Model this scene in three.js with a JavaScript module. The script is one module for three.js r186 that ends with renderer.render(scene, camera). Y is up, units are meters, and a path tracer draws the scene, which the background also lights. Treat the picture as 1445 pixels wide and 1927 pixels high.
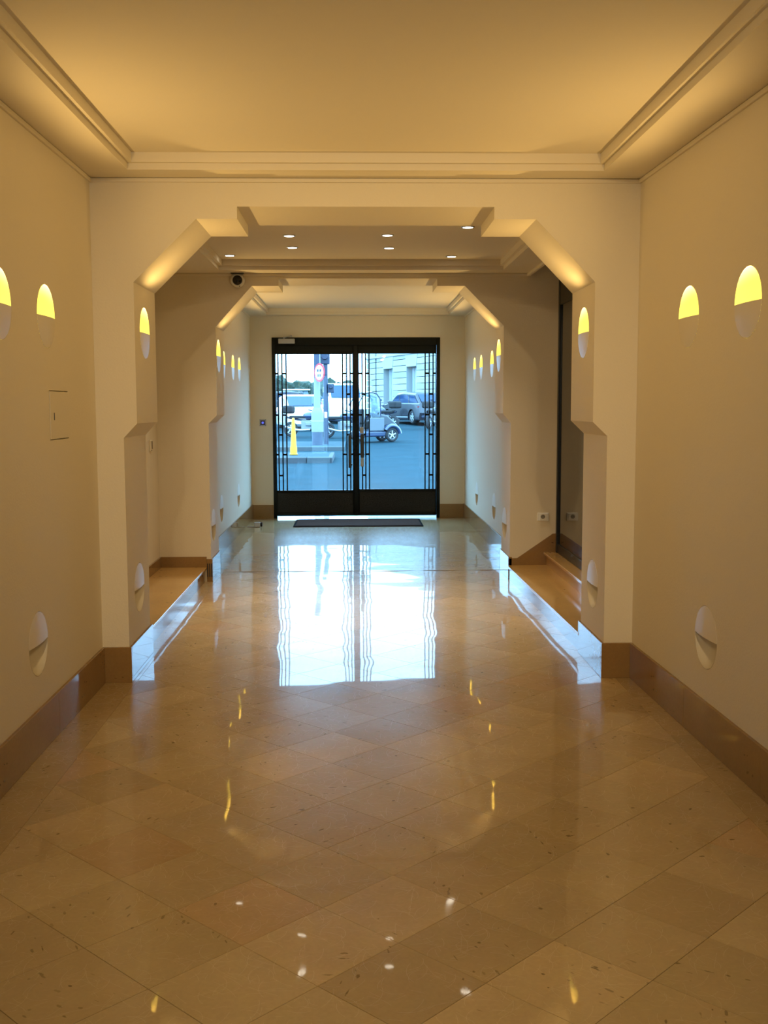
import * as THREE from 'three';
import { RoundedBoxGeometry } from 'three/addons/geometries/RoundedBoxGeometry.js';
import { mergeGeometries } from 'three/addons/utils/BufferGeometryUtils.js';
import { Brush, Evaluator, SUBTRACTION } from 'three-bvh-csg';

// ---------------------------------------------------------------- camera, sky, exposure
const scene = new THREE.Scene();
const F = 2027.5, EYE = 1.5;                                   // focal length in pixels of the 1445 x 1927 frame
const camera = new THREE.PerspectiveCamera(2 * Math.atan(963.5 / F) * 180 / Math.PI, 1445 / 1927, 0.05, 600);
camera.position.set(0, EYE, 0);
camera.rotation.order = 'YXZ';
camera.rotation.set(-0.0987, -0.0266, -0.003);
scene.add(camera);
const SKY = [3.3, 7.4, 11.8];                                   // overcast daylight, blue against the warm lamps
scene.background = new THREE.Color().setRGB(SKY[0], SKY[1], SKY[2]);
const renderer = new THREE.WebGLRenderer({ antialias: true });
renderer.toneMapping = THREE.LinearToneMapping;
renderer.toneMappingExposure = 1.0;
renderer.shadowMap.enabled = true;
const WARM = new THREE.Color().setRGB(1, 0.64, 0.22);
const SCONCE_POWER = 1.35, DOWNLIGHT_POWER = 4.2, ADDED_LAMP_POWER = 14;
const GLOW = [1.3, 1.08, 0.15];

// ---------------------------------------------------------------- helpers
let seed = 7;
const rnd = () => { seed = (seed * 1664525 + 1013904223) >>> 0; return seed / 4294967296; };
const rr = (a, b) => a + (b - a) * rnd();
const names = new Map();
function numbered(n) { const k = names.get(n) || 0; names.set(n, k + 1); return k ? `${n}_${String(k).padStart(3, '0')}` : n; }
function uvWorld(geo, k = 1) {                                  // uv in metres from the dominant side of each face
  const g = geo.index ? geo.toNonIndexed() : geo.clone();
  const p = g.attributes.position, uv = new Float32Array(p.count * 2);
  const a = new THREE.Vector3(), b = new THREE.Vector3(), c = new THREE.Vector3();
  for (let i = 0; i < p.count; i += 3) {
    a.fromBufferAttribute(p, i); b.fromBufferAttribute(p, i + 1); c.fromBufferAttribute(p, i + 2);
    const n = b.clone().sub(a).cross(c.clone().sub(a)), ax = Math.abs(n.x), ay = Math.abs(n.y), az = Math.abs(n.z);
    [a, b, c].forEach((v, j) => {
      const q = ax >= ay && ax >= az ? [v.z, v.y] : ay >= az ? [v.x, v.z] : [v.x, v.y];
      uv[(i + j) * 2] = q[0] * k; uv[(i + j) * 2 + 1] = q[1] * k;
    });
  }
  g.setAttribute('uv', new THREE.BufferAttribute(uv, 2));
  return g;
}
function bx(x0, x1, y0, y1, z0, z1) {
  const g = new THREE.BoxGeometry(Math.abs(x1 - x0), Math.abs(y1 - y0), Math.abs(z1 - z0));
  g.translate((x0 + x1) / 2, (y0 + y1) / 2, (z0 + z1) / 2);
  return g;
}
function rbx(x0, x1, y0, y1, z0, z1, r = 0.01, s = 2) {
  const g = new RoundedBoxGeometry(Math.abs(x1 - x0), Math.abs(y1 - y0), Math.abs(z1 - z0), s, r);
  g.translate((x0 + x1) / 2, (y0 + y1) / 2, (z0 + z1) / 2);
  return g;
}
const cyl = (r0, r1, h, n = 24) => new THREE.CylinderGeometry(r0, r1, h, n);
const plain = (g) => { const q = g.index ? g.toNonIndexed() : g; for (const k of Object.keys(q.attributes)) if (!['position', 'normal', 'uv'].includes(k)) q.deleteAttribute(k); return q; };
const merge = (...gs) => mergeGeometries(gs.flat().map(plain));
function put(name, geo, mat, parent = scene) {
  const m = new THREE.Mesh(geo, mat);
  m.name = parent === scene ? numbered(name) : name;
  m.castShadow = m.receiveShadow = true;
  parent.add(m);
  return m;
}
function struct(name, geo, mat, label) { const m = put(name, uvWorld(geo), mat); m.userData.kind = 'structure'; m.userData.label = label; return m; }
function structGroup(name, label) { const g = new THREE.Group(); g.name = numbered(name); g.userData = { kind: 'structure', label }; scene.add(g); return g; }
function tag(o, label, category, group, kind) { o.userData = { ...o.userData, label, category }; if (group) o.userData.group = group; if (kind) o.userData.kind = kind; return o; }
function thing(name, label, category, pos = [0, 0, 0], turn = 0, group) {
  const g = new THREE.Group(); g.name = numbered(name); g.position.set(...pos); g.rotation.y = turn; scene.add(g);
  return tag(g, label, category, group);
}
const csg = new Evaluator(); csg.useGroups = false; csg.attributes = ['position', 'normal'];
function cut(geo, holes) {
  let b = new Brush(geo); b.updateMatrixWorld();
  for (const h of holes) { const c = new Brush(h); c.updateMatrixWorld(); b = csg.evaluate(b, c, SUBTRACTION); }
  return b.geometry;
}

// ---------------------------------------------------------------- textures
function noiseField(n, cells, oct, sd) {                        // periodic value noise, 0..1
  let s = sd; const r = () => { s = (s * 1664525 + 1013904223) >>> 0; return s / 4294967296; };
  const out = new Float32Array(n * n); let amp = 1, tot = 0;
  for (let o = 0; o < oct; o++) {
    const c = cells << o, lat = new Float32Array(c * c); for (let i = 0; i < c * c; i++) lat[i] = r();
    for (let y = 0; y < n; y++) for (let x = 0; x < n; x++) {
      const fx = x / n * c, fy = y / n * c, ix = Math.floor(fx), iy = Math.floor(fy);
      let tx = fx - ix, ty = fy - iy; tx = tx * tx * tx * (tx * (6 * tx - 15) + 10); ty = ty * ty * ty * (ty * (6 * ty - 15) + 10);
      const x1 = (ix + 1) % c, y1 = (iy + 1) % c;
      out[y * n + x] += amp * ((lat[iy * c + ix] * (1 - tx) + lat[iy * c + x1] * tx) * (1 - ty) + (lat[y1 * c + ix] * (1 - tx) + lat[y1 * c + x1] * tx) * ty);
    }
    tot += amp; amp *= 0.5;
  }
  for (let i = 0; i < out.length; i++) out[i] /= tot;
  return out;
}
function floatTex(f, n, repeat, channel = 0) {
  const d = new Float32Array(n * n * 4);
  for (let i = 0; i < n * n; i++) { d[i * 4] = d[i * 4 + 1] = d[i * 4 + 2] = f[i]; d[i * 4 + 3] = 1; }
  const t = new THREE.DataTexture(d, n, n, THREE.RGBAFormat, THREE.FloatType);
  t.wrapS = t.wrapT = THREE.RepeatWrapping; t.magFilter = THREE.LinearFilter; t.repeat.set(repeat, repeat); t.channel = channel; t.needsUpdate = true;
  return t;
}
const toS = (v) => 255 * (v <= 0.0031308 ? 12.92 * v : 1.055 * Math.pow(Math.min(v, 1), 1 / 2.4) - 0.055);
function colorTex(n, repeat, fn) {                              // fn(i) gives a linear colour
  const d = new Uint8Array(n * n * 4);
  for (let i = 0; i < n * n; i++) { const c = fn(i); d[i * 4] = toS(c[0]); d[i * 4 + 1] = toS(c[1]); d[i * 4 + 2] = toS(c[2]); d[i * 4 + 3] = 255; }
  const t = new THREE.DataTexture(d, n, n, THREE.RGBAFormat, THREE.UnsignedByteType);
  t.colorSpace = THREE.SRGBColorSpace; t.wrapS = t.wrapT = THREE.RepeatWrapping; t.magFilter = THREE.LinearFilter; t.repeat.set(repeat, repeat); t.needsUpdate = true;
  return t;
}
// polished shell limestone: soft clouds, fine grain, clusters of brown fossil flecks
function limestone(sd, flecks) {
  const n = 1024, a = noiseField(n, 4, 4, sd), b = noiseField(n, 128, 2, sd + 3), mask = new Float32Array(n * n);
  for (let k = 0; k < flecks; k++) {
    const cx = rnd() * n, cy = rnd() * n, many = 1 + Math.floor(rnd() * 7), ang = rr(-0.4, 0.4);
    for (let j = 0; j < many; j++) {
      const x = cx + rr(-110, 110), y = cy + rr(-60, 60), L = rr(2.5, 13), Wd = rr(1.2, 4.6), al = rr(0.35, 0.95), ca = Math.cos(ang + rr(-0.4, 0.4)), sa = Math.sin(ang);
      for (let v = -14; v <= 14; v++) for (let u = -14; u <= 14; u++) {
        const p = (u * ca + v * sa) / L, q = (-u * sa + v * ca) / Wd, r = p * p + q * q + (b[(((y + v | 0) + n) % n) * n + ((x + u | 0) + n) % n] - 0.5) * 1.6;
        if (r < 1) { const i = (((y + v | 0) + n) % n) * n + ((x + u | 0) + n) % n; mask[i] = Math.max(mask[i], al * Math.min(1, (1 - r) * 2)); }
      }
    }
  }
  return colorTex(n, 0.8, (i) => {
    const k = 0.86 + 0.24 * a[i] + 0.1 * (b[i] - 0.5), m = mask[i];
    const c = [0.62 * k, 0.475 * k * (0.97 + 0.06 * a[(i * 7) % (n * n)]), 0.265 * k];
    return [c[0] * (1 - m) + 0.2 * m, c[1] * (1 - m) + 0.14 * m, c[2] * (1 - m) + 0.06 * m];
  });
}
const stoneTex = [limestone(11, 9), limestone(23, 36)];
const waveTex = floatTex(noiseField(512, 5, 2, 91), 512, 0.5, 0);
const waveTex1 = floatTex(noiseField(512, 5, 2, 91), 512, 0.5, 1);
const grainTex = floatTex(noiseField(512, 64, 3, 55), 512, 2.2);
const coarseTex = floatTex(noiseField(512, 96, 3, 77), 512, 1.2);
const scuffTex = (() => {                                       // fine scratches and scuffs worn into the polish
  const n = 1024, f = new Float32Array(n * n).fill(0.03);
  for (let i = 0; i < n * n; i++) if (rnd() < 0.42) f[i] = 0.27;
  for (let k = 0; k < 500; k++) {
    let x = rnd() * n, y = rnd() * n, a = rnd() * 6.283; const L = rr(20, 120), bend = rr(-0.02, 0.02);
    for (let q = 0; q < L; q++) { f[((y | 0) & 1023) * n + ((x | 0) & 1023)] = 0.42; x += Math.cos(a) + n; y += Math.sin(a) + n; a += bend; x %= n; y %= n; }
  }
  return f;
})();
const scuff0 = floatTex(scuffTex, 1024, 1.1, 0), scuff1 = floatTex(scuffTex, 1024, 1.1, 1);
scuff0.magFilter = scuff1.magFilter = THREE.NearestFilter;
const roadTex = colorTex(512, 0.35, (() => { const f = noiseField(512, 64, 3, 5), g = noiseField(512, 4, 3, 6); return (i) => { const k = 0.7 + 0.35 * f[i] + 0.35 * g[i]; return [0.016 * k, 0.04 * k, 0.05 * k]; }; })());  // asphalt albedo has the blue cast of the daylight mixed in

// ---------------------------------------------------------------- materials
const std = (r, g, b, rough = 0.8, o = {}) => new THREE.MeshStandardMaterial({ color: new THREE.Color().setRGB(r, g, b), roughness: rough, ...o });
const phys = (r, g, b, rough, o = {}) => new THREE.MeshPhysicalMaterial({ color: new THREE.Color().setRGB(r, g, b), roughness: rough, ...o });
const M = {
  wall: std(0.74, 0.67, 0.53, 0.85, { bumpMap: grainTex, bumpScale: 0.0006 }),
  ceil: std(0.74, 0.67, 0.54, 0.9),
  plaster: std(0.75, 0.68, 0.54, 0.5),
  cover: std(0.74, 0.67, 0.54, 0.42),
  glow: std(0.5, 0.42, 0.16, 0.6, { emissive: new THREE.Color().setRGB(...GLOW) }),
  bulb: std(1, 1, 1, 0.4, { emissive: new THREE.Color().setRGB(9, 8.2, 6.6) }),
  chrome: std(0.7, 0.68, 0.64, 0.25, { metalness: 1 }),
  steel: std(0.45, 0.45, 0.46, 0.4, { metalness: 0.9 }),
  closer: std(0.46, 0.46, 0.45, 0.5),
  black: phys(0.008, 0.011, 0.012, 0.35),
  blackIron: phys(0.003, 0.006, 0.007, 0.25, { specularIntensity: 0.45, bumpMap: coarseTex, bumpScale: 0.0015 }),
  rubber: std(0.012, 0.012, 0.013, 0.8),
  glass: phys(1, 1, 1, 0, { transmission: 1, thickness: 0, ior: 1.45 }),
  tinted: phys(0.55, 0.57, 0.57, 0, { transmission: 1, thickness: 0, ior: 1.45 }),
  smoked: phys(0.3, 0.29, 0.24, 0.01, { transmission: 1, thickness: 0, ior: 1.6 }),
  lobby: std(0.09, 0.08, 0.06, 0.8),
  white: std(0.8, 0.8, 0.78, 0.5),
  mat: phys(0.07, 0.045, 0.036, 1, { specularIntensity: 0.1, bumpMap: coarseTex, bumpScale: 0.003 }),
  matEdge: phys(0.012, 0.011, 0.011, 0.9, { specularIntensity: 0.1 }),
  skirt: phys(0.46, 0.35, 0.23, 0.07, { map: stoneTex[0], ior: 1.6 }),
  tread: phys(0.82, 0.64, 0.38, 0.1, { map: stoneTex[0], ior: 1.5 }),
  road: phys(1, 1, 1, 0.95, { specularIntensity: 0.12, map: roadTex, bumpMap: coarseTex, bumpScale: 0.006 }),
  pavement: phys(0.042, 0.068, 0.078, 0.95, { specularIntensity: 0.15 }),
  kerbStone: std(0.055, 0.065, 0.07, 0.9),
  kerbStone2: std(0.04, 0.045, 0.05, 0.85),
  yellow: std(0.6, 0.3, 0.004, 0.45),
  poleGrey: std(0.2, 0.2, 0.2, 0.6),
  poleBlue: std(0.022, 0.03, 0.06, 0.5),
  carWhite: phys(0.72, 0.73, 0.73, 0.25, { clearcoat: 0.6, clearcoatRoughness: 0.05 }),
  carDark: phys(0.015, 0.018, 0.026, 0.25, { clearcoat: 0.4, clearcoatRoughness: 0.03 }),
  carBlue: phys(0.02, 0.035, 0.08, 0.3, { clearcoat: 1, clearcoatRoughness: 0.03 }),
  carGlass: phys(0.02, 0.045, 0.1, 0.08, { ior: 1.4, specularIntensity: 0.5 }),
  tyre: std(0.02, 0.02, 0.022, 0.85),
  alloy: std(0.5, 0.52, 0.55, 0.35, { metalness: 0.7 }),
  redLamp: std(0.6, 0.01, 0.02, 0.3),
  lamp: std(0.85, 0.87, 0.9, 0.2),
  signRed: std(0.5, 0.02, 0.03, 0.5),
  signDark: std(0.02, 0.03, 0.06, 0.5),
  facade: std(0.32, 0.32, 0.29, 0.9),
  facade2: std(0.27, 0.27, 0.25, 0.9),
  joint: std(0.03, 0.03, 0.03, 0.95),
  pane: phys(0.05, 0.08, 0.1, 0.06),
  curtain: std(0.3, 0.31, 0.31, 0.9),
  leaf: std(0.02, 0.035, 0.02, 0.9),
  bark: std(0.06, 0.05, 0.045, 0.9),
  plasticClear: phys(0.75, 0.82, 0.86, 0.05, { transmission: 0.85, thickness: 0, ior: 1.4 }),
  boxGrey: std(0.12, 0.13, 0.14, 0.6),
  blueLed: std(0.1, 0.1, 0.6, 0.4, { emissive: new THREE.Color().setRGB(0.1, 0.15, 1.1) }),
};
const tileMats = [[0.72, 0.68, 0.6, 0], [0.74, 0.64, 0.54, 0], [0.8, 0.75, 0.66, 1], [0.66, 0.61, 0.52, 1], [0.76, 0.73, 0.64, 0], [0.7, 0.66, 0.56, 1]].map(([r, g, b, t]) =>
  phys(r, g, b, 1, { map: stoneTex[t], roughnessMap: scuff1, bumpMap: waveTex1, bumpScale: 0.004, ior: 1.58 }));
const slabMat = phys(0.72, 0.68, 0.6, 1, { map: stoneTex[0], roughnessMap: scuff0, bumpMap: waveTex, bumpScale: 0.004, ior: 1.58 });
const jointMat = std(0.16, 0.12, 0.07, 0.8);

// ---------------------------------------------------------------- measures of the hall (metres; the corridor runs along -z)
const A_LEFT = -1.379, A_RIGHT = 1.518, Z1 = -5.8, Z1B = -6.4, Z2 = -9.18, Z2B = -9.72, Z3 = -14.33, REAR = 2.4;
const B_LEFT = -1.672, B_GLASS = 1.742, C_LEFT = -1.373, C_RIGHT = 1.459;
const SK = 0.195, PLAT = 0.125, R = 0.139;
const slant = new THREE.Matrix4().makeTranslation(A_RIGHT, 0, Z1).multiply(new THREE.Matrix4().makeRotationY(0.0213)).multiply(new THREE.Matrix4().makeTranslation(-A_RIGHT, 0, -Z1));

// ---------------------------------------------------------------- round wall lights: a plaster bowl sunk in the wall, half of it behind a cover
const holeAt = (x, y, z) => { const g = cyl(R + 0.002, R + 0.002, 0.2, 40); g.rotateZ(Math.PI / 2); g.translate(x, y, z); return g; };
const bowlGeo = (() => { const g = new THREE.SphereGeometry(R, 40, 14, 0, Math.PI * 2, 0, Math.PI / 2); g.rotateX(-Math.PI / 2); g.scale(1, 1, 0.62); return g; })();
const coverGeo = (() => {                                       // half disc, slightly domed, with the thickness of plaster
  const pos = [], idx = [], nA = 28, nR = 8, th = 0.008, dome = (r) => 0.001 + 0.008 * (1 - r * r);
  for (const s of [0, 1]) for (let i = 0; i <= nR; i++) for (let j = 0; j <= nA; j++) { const r = i / nR, a = Math.PI * j / nA; pos.push(R * r * Math.cos(a), -R * r * Math.sin(a), dome(r) - s * th); }
  const K = (nR + 1) * (nA + 1), id = (s, i, j) => s * K + i * (nA + 1) + j;
  for (let i = 0; i < nR; i++) for (let j = 0; j < nA; j++) { const q = [id(0, i, j), id(0, i + 1, j), id(0, i + 1, j + 1), id(0, i, j + 1)]; idx.push(q[0], q[2], q[1], q[0], q[3], q[2]); const w = q.map((v) => v + K); idx.push(w[0], w[1], w[2], w[0], w[2], w[3]); }
  for (const j of [0, nA]) for (let i = 0; i < nR; i++) idx.push(id(0, i, j), id(0, i + 1, j), id(1, i, j), id(0, i + 1, j), id(1, i + 1, j), id(1, i, j));
  for (let j = 0; j < nA; j++) idx.push(id(0, nR, j), id(1, nR, j), id(0, nR, j + 1), id(0, nR, j + 1), id(1, nR, j), id(1, nR, j + 1));
  const g = new THREE.BufferGeometry(); g.setAttribute('position', new THREE.Float32BufferAttribute(pos, 3)); g.setIndex(idx);
  const ng = g.toNonIndexed(); ng.computeVertexNormals(); return ng;
})();
function uplight(x, y, z, side, label, group, m) {              // side +1: on a wall to the left, facing +x
  const t = thing('wall_uplight', label, 'wall light', [x, y, z], side * Math.PI / 2, group);
  if (m) { t.position.applyMatrix4(m); t.rotation.y += 0.0213; }
  put('light_bowl', bowlGeo, M.glow, t).userData.label = 'glowing yellow inside of the round recess';
  put('cover', coverGeo, M.cover, t);
  const s = new THREE.SpotLight(WARM, SCONCE_POWER, 0, 1.28, 1, 2);
  s.position.set(0, 0.02, -0.022); s.target.position.set(0, 0.02 + 0.62, -0.022 + 0.8); s.shadow.radius = 1; s.castShadow = true; s.name = 'uplight_lamp';
  t.add(s, s.target);
  return t;
}
function downCup(x, y, z, side, label, group, m) {              // the same fitting upside down, not lit
  const t = thing('wall_step_light', label, 'wall light', [x, y, z], side * Math.PI / 2, group);
  if (m) { t.position.applyMatrix4(m); t.rotation.y += 0.0213; }
  put('bowl', bowlGeo, M.plaster, t);
  const c = put('cover', coverGeo, M.cover, t); c.rotation.z = Math.PI;
  return t;
}
const UP_A = [[-4.925, -4.29], [-4.98, -4.27]], LOW_A = [-4.64, -4.64];

// ---------------------------------------------------------------- walls of the near hall
struct('wall_left', cut(bx(A_LEFT - 0.3, A_LEFT, -0.1, 2.95, Z1, REAR), [
  ...UP_A[0].map((z) => holeAt(A_LEFT, 1.9, z)), holeAt(A_LEFT, 0.474, LOW_A[0]), bx(A_LEFT - 0.014, A_LEFT + 0.02, 1.346, 1.572, -5.247, -4.927)]), M.wall, 'cream plastered side wall with an access hatch');
const rw = cut(bx(A_RIGHT, A_RIGHT + 0.3, -0.1, 2.95, Z1 - 0.05, REAR), [...UP_A[1].map((z) => holeAt(A_RIGHT, 1.9, z)), holeAt(A_RIGHT, 0.476, LOW_A[1])]);
rw.applyMatrix4(slant);
struct('wall_right', rw, M.wall, 'cream plastered side wall opposite the access hatch');

// the stepped arches
function archGeo(p, x0, x1, top, za, zb, holes) {
  const s = new THREE.Shape();
  s.moveTo(x0, 0); s.lineTo(p.l[0][0], 0);
  for (const q of p.l) s.lineTo(...q);
  for (const q of [...p.r].reverse()) s.lineTo(...q);
  s.lineTo(p.r[0][0], 0); s.lineTo(x1, 0); s.lineTo(x1, top); s.lineTo(x0, top); s.closePath();
  const g = new THREE.ExtrudeGeometry(s, { depth: za - zb, bevelEnabled: false }); g.translate(0, 0, zb);
  return cut(g, holes);
}
const ARCH1 = { l: [[-1.234, 1.331], [-1.162, 1.407], [-1.162, 2.15], [-0.827, 2.477], [-0.613, 2.477], [-0.613, 2.54]], r: [[1.362, 1.331], [1.283, 1.407], [1.283, 2.15], [0.965, 2.477], [0.742, 2.477], [0.742, 2.54]] };
const ARCH2 = { l: [[-1.238, 1.351], [-1.168, 1.42], [-1.165, 2.158], [-0.857, 2.497], [-0.633, 2.497], [-0.633, 2.558]], r: [[1.328, 1.345], [1.26, 1.428], [1.262, 2.166], [0.93, 2.497], [0.697, 2.497], [0.697, 2.558]] };
struct('wall_arch_near', archGeo(ARCH1, -2.1, 2.3, 2.95, Z1, Z1B, [holeAt(-1.162, 1.9, -6.077), holeAt(1.283, 1.9, -6.077), holeAt(-1.234, 0.472, -6.112), holeAt(1.362, 0.474, -6.105)]), M.wall, 'stepped plaster arch with chamfered shoulders nearest the hatch');
struct('wall_arch_far', archGeo(ARCH2, -2.1, 2.3, 2.95, Z2, Z2B, [holeAt(-1.165, 1.922, -9.36), holeAt(1.262, 1.93, -9.5), holeAt(-1.238, 0.468, -9.385), holeAt(1.328, 0.45, -9.525)]), M.wall, 'stepped plaster arch next to the street door');
// side bay (between the arches)
struct('wall_bay_left', bx(B_LEFT - 0.25, B_LEFT, -0.1, 2.95, Z2, Z1B), M.wall, 'plaster wall of the side bay with the switch');
// entrance bay
const UP_CL = [-12.98, -12.31, -11.45], UP_CR = [-13.19, -12.51, -11.52], LOW_CL = [-12.68, -11.05], LOW_CR = [-12.885, -11.27];
struct('wall_entrance_left', cut(bx(C_LEFT - 0.3, C_LEFT, -0.1, 2.95, Z3, Z2B), [...UP_CL.map((z) => holeAt(C_LEFT, 1.928, z)), ...LOW_CL.map((z) => holeAt(C_LEFT, 0.455, z))]), M.wall, 'plaster side wall of the entrance on the intercom side');
struct('wall_entrance_right', cut(bx(C_RIGHT, C_RIGHT + 0.3, -0.1, 2.95, Z3, Z2B), [...UP_CR.map((z) => holeAt(C_RIGHT, 1.933, z)), ...LOW_CR.map((z) => holeAt(C_RIGHT, 0.438, z))]), M.wall, 'plaster side wall of the entrance across from the intercom');
const DL = -1.087, DR = 1.127, DH = 2.39;
struct('wall_street', cut(bx(-3.2, 3.2, -0.1, 3.1, Z3 - 0.3, Z3), [bx(DL, DR, -0.2, DH, Z3 - 0.4, Z3 + 0.1)]), M.wall, 'end wall that holds the black street door');
// end wall behind the viewer with the glazed courtyard doorway that lights the near hall
struct('wall_courtyard', cut(bx(-1.7, 2.1, -0.1, 3.1, REAR, REAR + 0.25), [bx(-1.3, -0.75, 0.02, 2.4, REAR - 0.1, REAR + 0.4)]), M.wall, 'rear end wall with a doorway to the courtyard');
// outer shell: no daylight but through the openings
struct('wall_outer_left', bx(-3.4, -3.2, -0.1, 3.1, Z3 - 0.3, REAR + 0.25), M.lobby, 'outer wall of the building');
struct('wall_outer_right', bx(3.6, 3.8, -0.1, 3.1, Z3 - 0.3, REAR + 0.25), M.lobby, 'outer wall of the building');
struct('roof', bx(-3.4, 3.8, 3.0, 3.2, Z3 - 0.3, REAR + 0.25), M.lobby, 'slab above the hall');
struct('wall_rear_closing', merge(bx(-3.4, -1.6, -0.1, 3.1, REAR, REAR + 0.25), bx(2.0, 3.8, -0.1, 3.1, REAR, REAR + 0.25), bx(3.2, 3.8, -0.1, 3.1, Z3 - 0.3, Z3)), M.lobby, 'closing walls of the building');

// ---------------------------------------------------------------- ceilings with stepped cornices
struct('ceiling', bx(-1.6, 2.1, 2.765, 2.96, Z1, REAR), M.ceil, 'flat cream ceiling of the near hall');
{
  const c = structGroup('trim_1', 'stepped plaster cornice round the near ceiling');
  const ring = (y, xl, xr, ze) => merge(bx(-1.5, xl, y, 2.9, Z1, REAR), bx(xr, 2.05, y, 2.9, Z1, REAR), bx(xl, xr, y, 2.9, Z1, ze));
  put('soffit', uvWorld(ring(2.685, -1.138, 1.276, -5.60)), M.ceil, c);
  put('upper_step', uvWorld(ring(2.717, -1.112, 1.252, -5.575)), M.ceil, c);
  const b = new THREE.Matrix4();
  put('bead', uvWorld(rbx(A_LEFT - 0.02, A_LEFT + 0.013, 2.662, 2.684, Z1, REAR, 0.005)), M.ceil, c);
  put('bead', uvWorld(rbx(A_RIGHT - 0.013, A_RIGHT + 0.02, 2.662, 2.684, Z1, REAR, 0.005).applyMatrix4(slant)), M.ceil, c);
  put('bead', uvWorld(rbx(A_LEFT, A_RIGHT, 2.662, 2.684, Z1 - 0.02, Z1 + 0.013, 0.005)), M.ceil, c);
}
struct('ceiling_bay', cut(bx(B_LEFT - 0.2, 1.6, 2.68, 2.96, Z2, Z1B), []), M.ceil, 'flat ceiling of the bay with the recessed downlights');
struct('ceiling_niche', bx(1.46, 2.3, 2.85, 2.96, Z2, Z1B), M.ceil, 'raised ceiling above the glazed partition');
{
  const c = structGroup('trim_2', 'stepped plaster cornice of the bay with the downlights');
  const ring = (y, xl, xr, ze) => merge(bx(B_LEFT, xl, y, 2.9, Z2, Z1B), bx(xr, 1.463, y, 2.9, Z2, Z1B), bx(xl, xr, y, 2.9, Z2, ze), bx(xl, xr, y, 2.9, Z1B - 0.2, Z1B));
  put('soffit', uvWorld(ring(2.6, -1.1, 1.221, -8.944)), M.ceil, c);
  put('upper_step', uvWorld(ring(2.632, -1.07, 1.192, -8.915)), M.ceil, c);
  put('bead', uvWorld(rbx(1.45, 1.478, 2.575, 2.6, Z2, Z1B, 0.005)), M.ceil, c);
  put('bead', uvWorld(rbx(B_LEFT, 1.47, 2.575, 2.6, Z2 - 0.01, Z2 + 0.013, 0.005)), M.ceil, c);
}
struct('ceiling_entrance', bx(C_LEFT - 0.1, C_RIGHT + 0.1, 2.75, 2.96, Z3, Z2B), M.ceil, 'flat ceiling of the entrance bay');
{
  const c = structGroup('trim_3', 'stepped plaster cornice of the entrance bay');
  const ring = (y, xl, xr, ze) => merge(bx(C_LEFT, xl, y, 2.9, Z3, Z2B), bx(xr, C_RIGHT, y, 2.9, Z3, Z2B), bx(xl, xr, y, 2.9, Z3, ze), bx(xl, xr, y, 2.9, Z2B - 0.2, Z2B));
  put('soffit', uvWorld(ring(2.67, -1.135, 1.222, Z3 + 0.2)), M.ceil, c);
  put('upper_step', uvWorld(ring(2.702, -1.108, 1.196, Z3 + 0.226)), M.ceil, c);
  put('bead', uvWorld(rbx(C_LEFT, C_LEFT + 0.013, 2.648, 2.669, Z3, Z2B, 0.004)), M.ceil, c);
  put('bead', uvWorld(rbx(C_RIGHT - 0.013, C_RIGHT, 2.648, 2.669, Z3, Z2B, 0.004)), M.ceil, c);
  put('bead', uvWorld(rbx(C_LEFT, C_RIGHT, 2.648, 2.669, Z3, Z3 + 0.013, 0.004)), M.ceil, c);
}

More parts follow.
